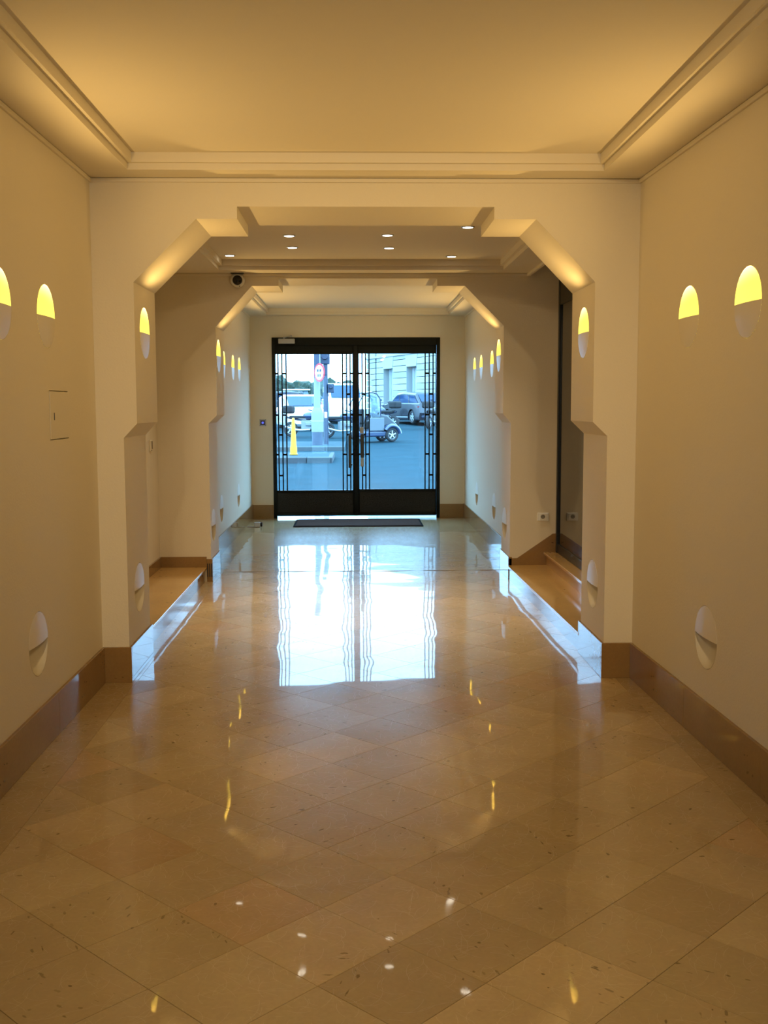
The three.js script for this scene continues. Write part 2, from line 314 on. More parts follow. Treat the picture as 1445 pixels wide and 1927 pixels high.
// ---------------------------------------------------------------- floor: lozenge limestone tiles between straight border slabs
{
  const fl = structGroup('floor', 'polished beige limestone floor of lozenge tiles');
  put('bedding', uvWorld(bx(-3.3, 3.7, -0.12, -0.004, Z2B, REAR + 0.2)), jointMat, fl);
  const S = 0.2188, OX = 0.1138, OZ = -2.885, G = 0.0011;
  const poly = (pts, mat, name) => {                            // a tile: top face, small chamfer, sides; uv = stone, uv1 = place on the floor
    const cx = pts.reduce((a, q) => a + q[0], 0) / pts.length, cz = pts.reduce((a, q) => a + q[1], 0) / pts.length, n = pts.length, v = [], idx = [];
    const shrink = (k) => pts.map(([x, z]) => { const d = Math.hypot(x - cx, z - cz); return [x + (cx - x) / d * k, z + (cz - z) / d * k]; });
    const dy = rr(-0.00012, 0.00012), rings = [[shrink(G + 0.0008), dy], [shrink(G), -0.0009], [shrink(G), -0.012]];
    for (const [q, y] of rings) for (const [x, z] of q) v.push([x, y, z]);
    for (let i = 1; i < n - 1; i++) idx.push([0, i, i + 1]);
    for (let r = 0; r < 2; r++) for (let i = 0; i < n; i++) { const j = (i + 1) % n; idx.push([r * n + i, (r + 1) * n + i, (r + 1) * n + j], [r * n + i, (r + 1) * n + j, r * n + j]); }
    const P = [], U = [], U1 = [], a = rnd() * 6.28, du = rnd() * 5, dv = rnd() * 5, ca = Math.cos(a), sa = Math.sin(a);
    for (const t of idx) for (const k of t) { const [x, y, z] = v[k]; P.push(x, y, z); U.push((x - cx) * ca - (z - cz) * sa + du, (x - cx) * sa + (z - cz) * ca + dv); U1.push(x, z); }
    const g = new THREE.BufferGeometry();
    g.setAttribute('position', new THREE.Float32BufferAttribute(P, 3)); g.setAttribute('uv', new THREE.Float32BufferAttribute(U, 2)); g.setAttribute('uv1', new THREE.Float32BufferAttribute(U1, 2));
    g.computeVertexNormals();
    put(name, g, mat, fl);
  };
  const pick = () => tileMats[[0, 4, 2, 5, 0, 1, 3, 4, 2, 5, 0, 3][Math.floor(rnd() * 12)]];
  const lo = Z2B, hi = -1.25;
  for (let j = -8; j <= 40; j++) for (let i = -6; i <= 6; i++) {
    if ((i + j) % 2 === 0) continue;
    const x = OX + i * S, z = OZ - j * S, mat = pick();
    if (z > hi || z < lo + 0.02) continue;
    const pts = [[x - S, z], [x, z + S], [x + S, z], [x, z - S]];
    const cutX = i === -6 ? [[x, z + S], [x + S, z], [x, z - S]] : i === 6 ? [[x - S, z], [x, z + S], [x, z - S]] : pts;
    const q = z - S < lo ? cutX.map(([a, b]) => [a, Math.max(b, lo)]) : cutX;
    poly(q, mat, 'tile');
  }
  for (let z = lo; z < hi; z += 0.62) {                         // border slabs beside the skirting
    const z1 = Math.min(z + 0.62, hi);
    poly([[-1.69, z], [-1.69, z1], [OX - 6 * S, z1], [OX - 6 * S, z]], tileMats[3], 'border_slab');
    poly([[OX + 6 * S, z], [OX + 6 * S, z1], [1.78, z1], [1.78, z]], tileMats[3], 'border_slab');
  }
  put('rear_slab', uvWorld(bx(-2, 2.2, -0.012, 0, hi - 0.1, REAR + 0.2)), slabMat, fl);
  put('entrance_slab', uvWorld(bx(-2, 2.2, -0.1, 0, Z3 - 0.3, Z2B)), slabMat, fl);
}

// ---------------------------------------------------------------- skirting of polished stone slabs
function skirtRun(name, label, runs) {
  const g = structGroup(name, label);
  for (const [x0, x1, y0, y1, z0, z1, m] of runs) {
    const alongZ = Math.abs(z1 - z0) > Math.abs(x1 - x0), len = alongZ ? z1 - z0 : x1 - x0, n = Math.max(1, Math.round(len / 0.92));
    for (let k = 0; k < n; k++) {
      const a = len * k / n + (k ? 0.0009 : 0), b = len * (k + 1) / n;
      const q = alongZ ? rbx(x0, x1, y0, y1, z0 + a, z0 + b, 0.002, 1) : rbx(x0 + a, x0 + b, y0, y1, z0, z1, 0.002, 1);
      if (m) q.applyMatrix4(m);
      put('slab', uvWorld(q), M.skirt, g);
    }
  }
  return g;
}
const T = 0.014;
skirtRun('baseboard_left', 'brown stone skirting below the hatch wall', [[A_LEFT - 0.01, A_LEFT + T, 0, SK, Z1 + 0.015, REAR]]);
skirtRun('baseboard_right', 'brown stone skirting of the wall opposite the hatch', [[A_RIGHT - T, A_RIGHT + 0.01, 0, SK, Z1 + 0.015, REAR, slant]]);
skirtRun('baseboard_near_arch', 'stone skirting round the feet of the near arch', [
  [A_LEFT, -1.234 + T, 0, SK, Z1 - 0.01, Z1 + T], [1.362 - T, A_RIGHT, 0, SK, Z1 - 0.01, Z1 + T],
  [-1.244, -1.234 + T, 0, SK, Z1B - T, Z1 - 0.011], [1.362 - T, 1.372, 0, SK, Z1B - T, Z1 - 0.011]]);
skirtRun('baseboard_far_arch', 'stone skirting round the feet of the far arch', [
  [-1.274, -1.238 + T, 0, SK, Z2 - 0.01, Z2 + T], [1.328 - T, 1.345, 0, SK, Z2 - 0.01, Z2 + T],
  [-1.248, -1.238 + T, 0, SK, Z2B - T, Z2 - 0.011], [1.328 - T, 1.338, 0, SK, Z2B - T, Z2 - 0.011],
  [C_LEFT, -1.238 + T, 0, SK, Z2B - T, Z2B + 0.01], [1.328 - T, C_RIGHT, 0, SK, Z2B - T, Z2B + 0.01]]);
skirtRun('baseboard_entrance', 'stone skirting of the entrance bay', [
  [C_LEFT - 0.01, C_LEFT + T, 0, SK, Z3, Z2B - T], [C_RIGHT - T, C_RIGHT + 0.01, 0, SK, Z3, Z2B - T],
  [C_LEFT + T, DL - 0.002, 0, SK - 0.01, Z3 - 0.01, Z3 + T], [DR + 0.002, C_RIGHT - T, 0, SK - 0.01, Z3 - 0.01, Z3 + T]]);
{
  const g = skirtRun('baseboard_bay', 'stone skirting above the raised platforms', [
    [B_LEFT - 0.01, B_LEFT + T, PLAT, 0.215, Z2 + T, Z1B], [B_LEFT, -1.275, PLAT, 0.215, Z2 - 0.01, Z2 + T], [B_LEFT, -1.275, PLAT, 0.215, Z1B - T, Z1B + 0.01]]);
  const s = new THREE.Shape([[1.32, PLAT], [1.32, 0.182], [1.392, 0.186], [1.698, 0.396], [B_GLASS + 0.03, 0.4], [B_GLASS + 0.03, PLAT]].map((q) => new THREE.Vector2(...q)));
  const e = new THREE.ExtrudeGeometry(s, { depth: T + 0.01, bevelEnabled: false }); e.translate(0, 0, Z2 - 0.01);
  put('raking_slab', uvWorld(e), M.skirt, g);
}
// platforms of the bay
{
  const g = structGroup('platform_left', 'raised stone platform under the switch wall');
  put('riser', uvWorld(bx(B_LEFT, -1.29, 0, PLAT - 0.02, Z2, Z1B)), M.skirt, g);
  put('tread', uvWorld(rbx(B_LEFT, -1.275, PLAT - 0.02, PLAT, Z2, Z1B, 0.004)), M.tread, g);
  const h = structGroup('platform_right', 'raised stone platform and step before the glazed partition');
  const quad = (xa, xb, x1, y0, y1) => { const s = new THREE.Shape([[xa, -Z1B], [xb, -Z2], [x1, -Z2], [x1, -Z1B]].map((q) => new THREE.Vector2(...q))); const e = new THREE.ExtrudeGeometry(s, { depth: y1 - y0, bevelEnabled: false }); e.rotateX(-Math.PI / 2); e.translate(0, y0, 0); return e; };
  put('riser', uvWorld(quad(1.362, 1.32, 1.9, 0, PLAT - 0.02)), M.skirt, h);
  put('tread', uvWorld(quad(1.346, 1.304, 1.9, PLAT - 0.02, PLAT)), M.tread, h);
  put('step_riser', uvWorld(bx(1.643, 1.9, PLAT, 0.212, Z2 + 0.002, Z1B)), M.tread, h);
  put('step_tread', uvWorld(rbx(1.62, 1.9, 0.212, 0.235, Z2 + 0.002, Z1B, 0.005)), M.tread, h);
}

// ---------------------------------------------------------------- smoked glass partition with the dark lobby behind it
{
  const t = thing('glazed_partition', 'dark smoked glass partition in a black frame above the stone step', 'partition', [0, 0, 0]);
  put('pane', bx(B_GLASS - 0.004, B_GLASS + 0.004, 0.31, 2.34, -9.13, -6.46), M.smoked, t);
  put('frame_post', rbx(B_GLASS - 0.02, B_GLASS + 0.03, 0.236, 2.85, -9.178, -9.13, 0.004), M.black, t);
  put('frame_post', rbx(B_GLASS - 0.02, B_GLASS + 0.03, 0.236, 2.85, -6.46, -6.402, 0.004), M.black, t);
  put('bottom_rail', rbx(B_GLASS - 0.015, B_GLASS + 0.03, 0.236, 0.312, -9.13, -6.46, 0.004), M.black, t);
  put('top_panel', rbx(B_GLASS - 0.015, B_GLASS + 0.03, 2.335, 2.85, -9.13, -6.46, 0.004), M.black, t);
  const l = put('label_plate', rbx(B_GLASS - 0.008, B_GLASS - 0.004, 1.495, 1.545, -8.6, -8.34, 0.001), M.closer, t); l.userData.label = 'small pale plate on the glass';
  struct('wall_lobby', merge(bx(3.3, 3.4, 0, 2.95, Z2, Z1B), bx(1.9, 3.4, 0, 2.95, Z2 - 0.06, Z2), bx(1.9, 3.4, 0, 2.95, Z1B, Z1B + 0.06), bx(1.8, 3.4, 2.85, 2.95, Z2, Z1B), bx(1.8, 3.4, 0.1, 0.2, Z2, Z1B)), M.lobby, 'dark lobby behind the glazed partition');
}

// ---------------------------------------------------------------- street door
{
  const t = thing('street_door', 'black iron double door with glass and thin staggered bars', 'door', [0, 0, Z3]);
  const z0 = -0.075, z1 = -0.02;                                // leaf thickness (set back in the wall)
  put('frame_jamb', rbx(DL, DL + 0.045, 0, DH, -0.1, 0.012, 0.004), M.blackIron, t);
  put('frame_jamb', rbx(DR - 0.045, DR, 0, DH, -0.1, 0.012, 0.004), M.blackIron, t);
  put('frame_head', rbx(DL + 0.045, DR - 0.045, DH - 0.1, DH, -0.1, 0.012, 0.004), M.blackIron, t);
  const X = (u) => (u - 668.4) / F * 14.33 * 1.003 + 0.001;
  const linksY = [704, 742.5, 781, 818, 855, 894.5].map((v) => EYE - (v - 763.4) / F * 14.33);
  const leaf = (xa, xb, ga, gb, left, right, gy0, gy1) => {
    const lf = new THREE.Group(); lf.name = 'leaf'; t.add(lf);
    put('stile', rbx(xa, ga, 0.035, DH - 0.1, z0, z1, 0.004), M.blackIron, lf);
    put('stile', rbx(gb, xb, 0.035, DH - 0.1, z0, z1, 0.004), M.blackIron, lf);
    put('top_rail', rbx(ga, gb, gy1, DH - 0.1, z0, z1, 0.004), M.blackIron, lf);
    put('kick_panel', rbx(ga, gb, 0.035, gy0, z0 + 0.015, z1 - 0.015, 0.004), M.blackIron, lf);
    put('rail', rbx(ga, gb, gy0 - 0.035, gy0, z0, z1 + 0.004, 0.004), M.blackIron, lf);
    put('rail', rbx(ga, gb, 0.035, 0.075, z0, z1 + 0.002, 0.004), M.blackIron, lf);
    put('pane', bx(ga - 0.004, gb + 0.004, gy0 - 0.004, gy1 + 0.004, -0.052, -0.046), M.glass, lf);
    for (const grp of [left, right]) {
      const xs = grp.x, w = 0.0085;
      for (const x of xs.slice(grp.edge === 'a' ? 1 : 0, grp.edge === 'a' ? 4 : 3)) put('bar', rbx(x - w, x + w, gy0, gy1, -0.045, -0.026, 0.003, 1), M.blackIron, lf);
      linksY.forEach((y, k) => {
        const pairs = k % 2 === 0 ? [[0, 1], [2, 3]] : [[1, 2]];
        for (const [a, b] of pairs) put('link', rbx(xs[a] + (a === 0 && grp.edge === 'a' ? 0 : w), xs[b] - (b === 3 && grp.edge === 'b' ? 0 : w), y - 0.013, y + 0.013, -0.044, -0.027, 0.003, 1), M.blackIron, lf);
      });
    }
    return lf;
  };
  const g0 = EYE - (922.5 - 763.4) / F * 14.33, g1 = EYE - (668 - 763.4) / F * 14.33;
  const L = leaf(DL + 0.047, X(669.3), X(519.8), X(664), { edge: 'a', x: [X(519.8), X(525.6), X(533), X(540.5)] }, { edge: 'b', x: [X(645.6), X(653), X(659.8), X(664)] }, g0, g1);
  const Rr = leaf(X(670.2), DR - 0.047, X(676), X(819.2), { edge: 'a', x: [X(676), X(682), X(688.2), X(695)] }, { edge: 'b', x: [X(799.8), X(807.4), X(814.6), X(819.2)] }, g0 + 0.012, g1 + 0.006);
  put('astragal', rbx(X(666.5), X(673.5), 0.03, DH - 0.1, -0.02, 0.004, 0.006), M.blackIron, Rr);
  const pull = (lf, xc, y0, y1, w) => {
    const h = put('pull_handle', rbx(xc - w, xc + w, y0, y1, 0.03, 0.055, 0.008), M.black, lf);
    put('bracket', merge(rbx(xc - 0.006, xc + 0.03, y0 + 0.03, y0 + 0.055, -0.03, 0.035, 0.004), rbx(xc - 0.006, xc + 0.03, y1 - 0.055, y1 - 0.03, -0.03, 0.035, 0.004)), M.black, h);
  };
  const Y = (v) => EYE - (v - 763.4) / F * 14.33;
  pull(L, X(658.6), Y(880), Y(818), 0.021);
  pull(Rr, X(681.6), Y(861), Y(817), 0.024);
  put('lock_plate', rbx(X(678.4), X(684.6), Y(878), Y(861.5), -0.02, 0.004, 0.004), M.closer, Rr).userData.label = 'grey lock plate under the handle';
  put('lock_plate', rbx(X(677.6), X(684.2), Y(816), Y(804), -0.02, 0.004, 0.004), M.closer, Rr).userData.label = 'grey lock plate above the handle';
  const cl = put('door_closer', rbx(X(527.6), X(557.8), Y(649.2), Y(640), 0.012, 0.06, 0.008), M.closer, L); cl.userData.label = 'silver grey door closer box';
  const arm = cyl(0.007, 0.007, 0.1, 10); arm.rotateZ(-1.33); arm.translate(X(545), Y(636.6), 0.05);
  const kn = cyl(0.011, 0.011, 0.05, 12); kn.rotateX(Math.PI / 2); kn.translate(X(538), Y(638.2), 0.045);
  const kn2 = cyl(0.011, 0.011, 0.05, 12); kn2.rotateX(Math.PI / 2); kn2.translate(X(551.8), Y(635.2), 0.045);
  put('arm', merge(arm, kn, kn2), M.steel, cl);
}
{
  const t = thing('doormat', 'brown doormat with dark rubber edge before the street door', 'doormat', [0.035, 0, -13.7]);
  put('pile', rbx(-0.785, 0.785, 0.001, 0.016, -0.385, 0.385, 0.005), M.mat, t);
  put('rubber_edge', merge(rbx(-0.81, -0.785, 0.001, 0.01, -0.41, 0.41, 0.003), rbx(0.785, 0.81, 0.001, 0.01, -0.41, 0.41, 0.003), rbx(-0.785, 0.785, 0.001, 0.01, -0.41, -0.385, 0.003), rbx(-0.785, 0.785, 0.001, 0.01, 0.385, 0.41, 0.003)), M.matEdge, t);
}
{
  const t = thing('door_stop', 'small metal door stop on the floor below the intercom', 'door stop', [-1.21, 0, -13.33]);
  put('body', rbx(-0.045, 0.03, 0.001, 0.062, -0.03, 0.03, 0.006), M.steel, t);
  const g = cyl(0.026, 0.026, 0.025, 20); g.rotateZ(Math.PI / 2); g.translate(0.042, 0.034, 0); put('rubber_buffer', g, M.rubber, t);
  put('fixing_strap', rbx(-0.13, -0.045, 0.001, 0.012, -0.012, 0.012, 0.003), M.steel, t);
}
{
  const t = thing('intercom_button', 'square dark intercom plate with a blue lit button beside the door', 'intercom', [-1.217, 1.276, Z3]);
  put('plate', rbx(-0.044, 0.044, -0.045, 0.045, -0.002, 0.012, 0.006), M.steel, t);
  const f = put('inner_plate', rbx(-0.034, 0.034, -0.035, 0.035, 0.011, 0.015, 0.003), std(0.06, 0.06, 0.1, 0.4), t);
  const b = cyl(0.014, 0.014, 0.008, 20); b.rotateX(Math.PI / 2); b.translate(0, 0, 0.017); put('light_button', b, M.blueLed, f).userData.label = 'blue lit push button';
  const scr = []; for (const sx of [-1, 1]) for (const sy of [-1, 1]) { const s = cyl(0.004, 0.004, 0.004, 8); s.rotateX(Math.PI / 2); s.translate(sx * 0.037, sy * 0.038, 0.013); scr.push(s); }
  for (const s of scr) put('screw', s, M.black, t);
}
// ---------------------------------------------------------------- wall lights
const NTH = ['first', 'second', 'third', 'fourth'];
const SIDE = { A: ['on the wall with the hatch', 'on the wall opposite the hatch'], C: ['on the intercom side', 'across from the intercom'] };
UP_A[0].forEach((z, k) => uplight(A_LEFT, 1.9, z, 1, `lit round uplight ${SIDE.A[0]}, ${NTH[k]} from the near arch`, 'uplights above the hatch wall'));
UP_A[1].forEach((z, k) => uplight(A_RIGHT, 1.9, z, -1, `lit round uplight ${SIDE.A[1]}, ${NTH[k]} from the near arch`, 'uplights of the plain near wall', slant));
uplight(-1.162, 1.9, -6.077, 1, 'lit round uplight in the near arch jamb on the hatch side', 'uplights in the arch jambs');
uplight(1.283, 1.9, -6.077, -1, 'lit round uplight in the near arch jamb beside the smoked glass', 'uplights in the arch jambs');
uplight(-1.165, 1.922, -9.36, 1, 'lit round uplight in the far arch jamb under the camera', 'uplights in the arch jambs');
uplight(1.262, 1.93, -9.5, -1, 'lit round uplight in the far arch jamb near the wall socket', 'uplights in the arch jambs');
UP_CL.forEach((z, k) => uplight(C_LEFT, 1.928, z, 1, `lit round uplight ${SIDE.C[0]}, ${NTH[k]} from the street door`, 'uplights on the intercom side'));
UP_CR.forEach((z, k) => uplight(C_RIGHT, 1.933, z, -1, `lit round uplight ${SIDE.C[1]}, ${NTH[k]} from the street door`, 'uplights across from the intercom'));
downCup(A_LEFT, 0.474, LOW_A[0], 1, 'unlit round low light in the wall below the hatch');
downCup(A_RIGHT, 0.476, LOW_A[1], -1, 'unlit round low light in the near wall opposite the hatch', null, slant);
downCup(-1.234, 0.472, -6.112, 1, 'unlit round low light in the near arch foot on the hatch side');
downCup(1.362, 0.474, -6.105, -1, 'unlit round low light in the near arch foot beside the stone step');
downCup(-1.238, 0.468, -9.385, 1, 'unlit round low light in the far arch foot above the vent grille');
downCup(1.328, 0.45, -9.525, -1, 'unlit round low light in the far arch foot beside the socket wall');
LOW_CL.forEach((z, k) => downCup(C_LEFT, 0.455, z, 1, `unlit round low light on the intercom side, ${NTH[k]} from the street door`, 'low lights on the intercom side'));
LOW_CR.forEach((z, k) => downCup(C_RIGHT, 0.438, z, -1, `unlit round low light across from the intercom, ${NTH[k]} from the street door`, 'low lights across from the intercom'));

// ---------------------------------------------------------------- small fittings
{
  const t = thing('access_hatch', 'small flush access hatch with a key slot in the cream wall', 'hatch', [A_LEFT, 1.459, -5.087], Math.PI / 2);
  put('door', rbx(-0.153, 0.153, -0.1085, 0.1085, -0.008, 0.003, 0.002), M.wall, t);
  put('key_slot', rbx(-0.1, -0.088, -0.022, 0.012, 0.002, 0.004, 0.001, 1), M.black, t);
}
{
  const t = thing('light_switch', 'narrow cream switch plate on the bay wall', 'switch', [B_LEFT, 1.18, -8.85], Math.PI / 2);
  put('plate', rbx(-0.04, 0.04, -0.045, 0.045, 0, 0.01, 0.004), M.plaster, t);
  put('rocker', rbx(0.018, 0.03, -0.03, 0.036, 0.009, 0.016, 0.003), std(0.2, 0.17, 0.12, 0.5), t);
  put('pilot_knob', rbx(-0.012, 0.02, -0.044, -0.036, 0.009, 0.014, 0.002), std(0.3, 0.25, 0.18, 0.5), t);
}
{
  const t = thing('wall_socket', 'white wall socket on the arch beside the glazed partition', 'socket', [1.611, 0.541, Z2]);
  put('plate', rbx(-0.049, 0.049, -0.036, 0.036, -0.001, 0.011, 0.005), M.white, t);
  const s = put('socket_face', rbx(-0.03, 0.036, -0.028, 0.028, 0.01, 0.014, 0.004), M.white, t);
  const w = cyl(0.019, 0.019, 0.003, 24); w.rotateX(Math.PI / 2); w.translate(-0.002, 0.003, 0.0145); put('well', w, std(0.3, 0.28, 0.25, 0.6), s);
  const pin = []; for (const [a, b] of [[-0.011, 0.002], [0.007, 0.002], [-0.002, 0.012]]) { const q = cyl(0.0035, 0.0035, 0.003, 10); q.rotateX(Math.PI / 2); q.translate(a, b, 0.017); pin.push(q); }
  for (const q of pin) put('pin_hole', q, M.black, s);
}
{
  const t = thing('security_camera', 'white round security camera with black dome above the arch', 'camera', [-0.972, 2.541, Z2]);
  const ring = new THREE.LatheGeometry([[0, 0], [0.06, 0], [0.06, 0.02], [0.05, 0.034], [0.041, 0.036], [0.041, 0.03], [0, 0.03]].map((q) => new THREE.Vector2(...q)), 36); ring.rotateX(Math.PI / 2);
  put('housing', ring, M.white, t);
  const dome = new THREE.SphereGeometry(0.04, 28, 12, 0, 6.2832, 0, Math.PI / 2); dome.rotateX(Math.PI / 2); dome.scale(1, 1, 0.8); dome.translate(0, 0, 0.031);
  put('dome', dome, phys(0.004, 0.004, 0.005, 0.05), t).userData.label = 'glossy black dome';
  const lens = cyl(0.004, 0.004, 0.003, 10); lens.rotateX(Math.PI / 2); lens.translate(0.018, -0.05, 0.034); put('sensor', lens, M.black, t);
  put('bracket', rbx(-0.055, 0.055, 0.052, 0.06, 0, 0.05, 0.003), M.black, t);
}
{
  const t = thing('vent_grille', 'dark three slot vent grille in the arch foot skirting', 'vent', [-1.262, 0.1, Z2 + T]);
  put('plate', rbx(-0.012, 0.038, -0.066, 0.066, -0.002, 0.003, 0.001), M.skirt, t);
  for (const x of [-0.004, 0.013, 0.03]) put('slot', rbx(x - 0.0048, x + 0.0048, -0.058, 0.058, 0.002, 0.004, 0.001, 1), M.black, t);
}
// recessed downlights
const downlight = (x, y, z, tx, tz, power, label, group, cone = 0.75, tint = [1, 0.82, 0.58]) => {
  const t = thing('ceiling_downlight', label, 'downlight', [x, y, z], 0, group);
  const trim = new THREE.LatheGeometry([[0.034, -0.006], [0.042, -0.006], [0.046, -0.001], [0.046, 0]].map((q) => new THREE.Vector2(...q)), 28);
  put('trim_ring', trim, M.steel, t);
  const face = cyl(0.034, 0.034, 0.004, 24); face.translate(0, -0.004, 0);
  put('lamp_glass', face, M.bulb, t);
  const s = new THREE.SpotLight(new THREE.Color().setRGB(...tint), power, 0, cone, 0.8, 2);
  s.position.set(0, -0.014, 0); s.target.position.set(tx, -1, tz); s.castShadow = true; s.shadow.radius = 1.5; s.name = 'downlight_lamp';
  t.add(s, s.target);
};
for (const [x, z, tilt, where] of [[-0.451, -7.675, 0.1, 'in the bay ceiling, second from the security camera and near arch'], [-0.461, -8.232, 0.3, 'in the bay ceiling next to the one by the security camera'], [-0.978, -8.665, 0.3, 'closest to the security camera'], [0.233, -7.646, 0.2, 'in mid bay ceiling on the partition side toward the near arch'], [0.264, -8.255, 0, 'in mid bay ceiling on the partition side toward the far arch'], [0.775, -8.717, 0.3, 'by the far arch on the glass partition side'], [0.758, -7.30, 0, 'half hidden behind the near arch lintel']])
  downlight(x, 2.68, z, tilt * 0.2, tilt * 0.3, DOWNLIGHT_POWER, `small lit recessed downlight ${where}`, 'recessed downlights in the bay ceiling');
for (const x of [-0.6, 0.75]) downlight(x, 2.765, -2.1, 0, 0, 2.6, 'added unseen downlight shining straight down on the near floor', 'added downlights of the near hall', 0.95, [1, 0.74, 0.4]);  // added pair out of view, brightens the near floor and lower walls
for (const z of [-0.9, 1.1]) for (const x of [-0.6, 0.75]) downlight(x, 2.765, z, x > 0 ? -0.25 : 0.25, -3, ADDED_LAMP_POWER, 'added unseen downlight behind the viewer aimed at the near arch', 'added downlights of the near hall', 0.5, [1, 0.74, 0.4]);  // added lamps out of view, aimed to brighten the near arch face
// courtyard door behind the viewer
{
  const t = thing('courtyard_door', 'narrow glazed courtyard door behind the viewer', 'door', [-1.025, 0, REAR + 0.1]);
  put('frame', merge(rbx(-0.275, -0.22, 0.02, 2.4, -0.03, 0.03, 0.004), rbx(0.22, 0.275, 0.02, 2.4, -0.03, 0.03, 0.004), rbx(-0.22, 0.22, 2.34, 2.4, -0.03, 0.03, 0.004), rbx(-0.22, 0.22, 0.02, 0.12, -0.03, 0.03, 0.004)), M.black, t);
  put('pane', bx(-0.22, 0.22, 0.12, 2.34, -0.003, 0.003), M.tinted, t);
}
// ---------------------------------------------------------------- the street beyond the door
const gx = (u, d) => (u - 668.4) / F * d, gy = (v, d) => EYE - (v - 763) / F * d;   // photo pixel + distance -> metres
const ground = (d) => (d < 38 ? 0 : (Math.min(d, 62) - 38) * 0.034);                              // the street climbs gently away from the door
{
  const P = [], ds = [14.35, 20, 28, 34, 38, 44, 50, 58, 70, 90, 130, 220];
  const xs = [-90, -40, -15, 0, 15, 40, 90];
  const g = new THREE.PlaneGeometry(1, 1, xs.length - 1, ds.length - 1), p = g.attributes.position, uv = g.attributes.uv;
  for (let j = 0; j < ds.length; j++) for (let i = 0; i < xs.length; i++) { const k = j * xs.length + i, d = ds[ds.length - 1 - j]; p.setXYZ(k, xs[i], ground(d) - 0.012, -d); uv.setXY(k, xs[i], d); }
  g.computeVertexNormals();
  const m = put('road', g, M.road); m.userData = { kind: 'structure', label: 'asphalt street beyond the door, blue daylight cast put into its colour' };
}
{
  const t = structGroup('pavement', 'raised pavement across the street');
  put('paving', uvWorld(bx(-14, -0.35, -0.1, 0.12, -43.5, -36.35)), M.pavement, t);
  for (let x = -14; x < -0.4; x += 1) put('kerb_stone', uvWorld(rbx(x + 0.006, Math.min(x + 0.994, -0.35), -0.1, 0.125, -36.36, -36.1, 0.02)), M.kerbStone, t);
}
{
  const t = thing('traffic_island', 'low stone kerbed traffic island under the yellow bollard', 'traffic island', [0, 0, 0]);
  put('infill', uvWorld(bx(-5, -0.72, -0.05, 0.135, -31.7, -28.6)), M.pavement, t);
  for (let x = -5, k = 0; x < -0.7; x += 0.62, k++) put('kerb_stone', uvWorld(rbx(x + 0.006, Math.min(x + 0.614, -0.66), -0.05, 0.145, -28.62, -28.35, 0.025)), k % 3 ? M.kerbStone2 : M.kerbStone, t);
  put('kerb_stone', uvWorld(rbx(-0.73, -0.6, -0.05, 0.14, -31.7, -28.4, 0.03)), M.kerbStone2, t);
}
{
  const t = thing('bollard', 'tall yellow tapering bollard on the traffic island', 'bollard', [gx(553, 29.9), 0.135, -29.9]);
  const post = new THREE.LatheGeometry([[0.1, 0], [0.1, 0.2], [0.085, 0.24], [0.07, 0.55], [0.042, 0.97], [0.035, 1.02], [0, 1.03]].map((q) => new THREE.Vector2(...q)), 24);
  put('post', post, M.yellow, t);
  put('foot', new THREE.LatheGeometry([[0, 0], [0.115, 0], [0.115, 0.03], [0.1, 0.045]].map((q) => new THREE.Vector2(...q)), 24), M.yellow, t);
  put('seam', rbx(-0.008, 0.008, 0.05, 0.95, 0.06, 0.09, 0.004, 1).applyMatrix4(new THREE.Matrix4().makeRotationX(-0.05)), M.yellow, t);
}
{
  const d = 37.8, t = thing('lamp_post', 'pale grey lamp post with stepped base and round road sign', 'lamp post', [gx(598, d), 0.12, -d]);
  const r = (w) => w / F * d / 2;
  const prof = [[r(20), 0], [r(20), gy(813, d) - 0.12], [r(22.5), gy(812, d) - 0.12], [r(22.5), gy(778, d) - 0.12], [r(17), gy(769, d) - 0.12], [r(12.5), gy(766, d) - 0.12], [r(11.5), gy(712, d) - 0.12]];
  put('base_sleeve', new THREE.LatheGeometry(prof.slice(0, 2).map((q) => new THREE.Vector2(...q)), 28), M.poleBlue, t).userData.label = 'dark blue base sleeve';
  put('shaft', new THREE.LatheGeometry(prof.slice(1).map((q) => new THREE.Vector2(...q)), 28), M.poleGrey, t);
  put('upper_shaft', new THREE.LatheGeometry([[r(11.5), gy(712, d) - 0.12], [r(11), gy(600, d)], [r(9), 5.8]].map((q) => new THREE.Vector2(...q)), 24), M.poleBlue, t);
  put('collar', new THREE.LatheGeometry([[r(23.5), gy(792, d) - 0.13], [r(23.5), gy(791, d) - 0.12]].map((q) => new THREE.Vector2(...q)), 28), M.steel, t);
}
{
  const d = 37.5, t = thing('road_sign', 'round red ringed road sign turned sideways on the lamp post', 'road sign', [gx(603, d), gy(702, d), -d + 0.1], -0.95);
  const c = (r, z, h) => { const q = cyl(r, r, h, 36); q.rotateX(Math.PI / 2); q.translate(0, 0, z); return q; };
  put('back_plate', c(0.32, 0, 0.02), M.signRed, t).userData.label = 'red ring';
  const w = put('face', c(0.25, 0.012, 0.012), M.carWhite, t);
  for (const [x, y, k] of [[-0.08, 0.07, 1], [0.08, 0.07, 1], [-0.06, -0.1, 0.7], [0.06, -0.1, 0.7]]) put('symbol', rbx(x - 0.05 * k, x + 0.05 * k, y - 0.045, y + 0.045, 0.016, 0.022, 0.006, 1), M.signDark, w);
  put('clamp', rbx(-0.05, 0.05, -0.04, 0.04, -0.14, -0.01, 0.01), M.poleGrey, t);
}
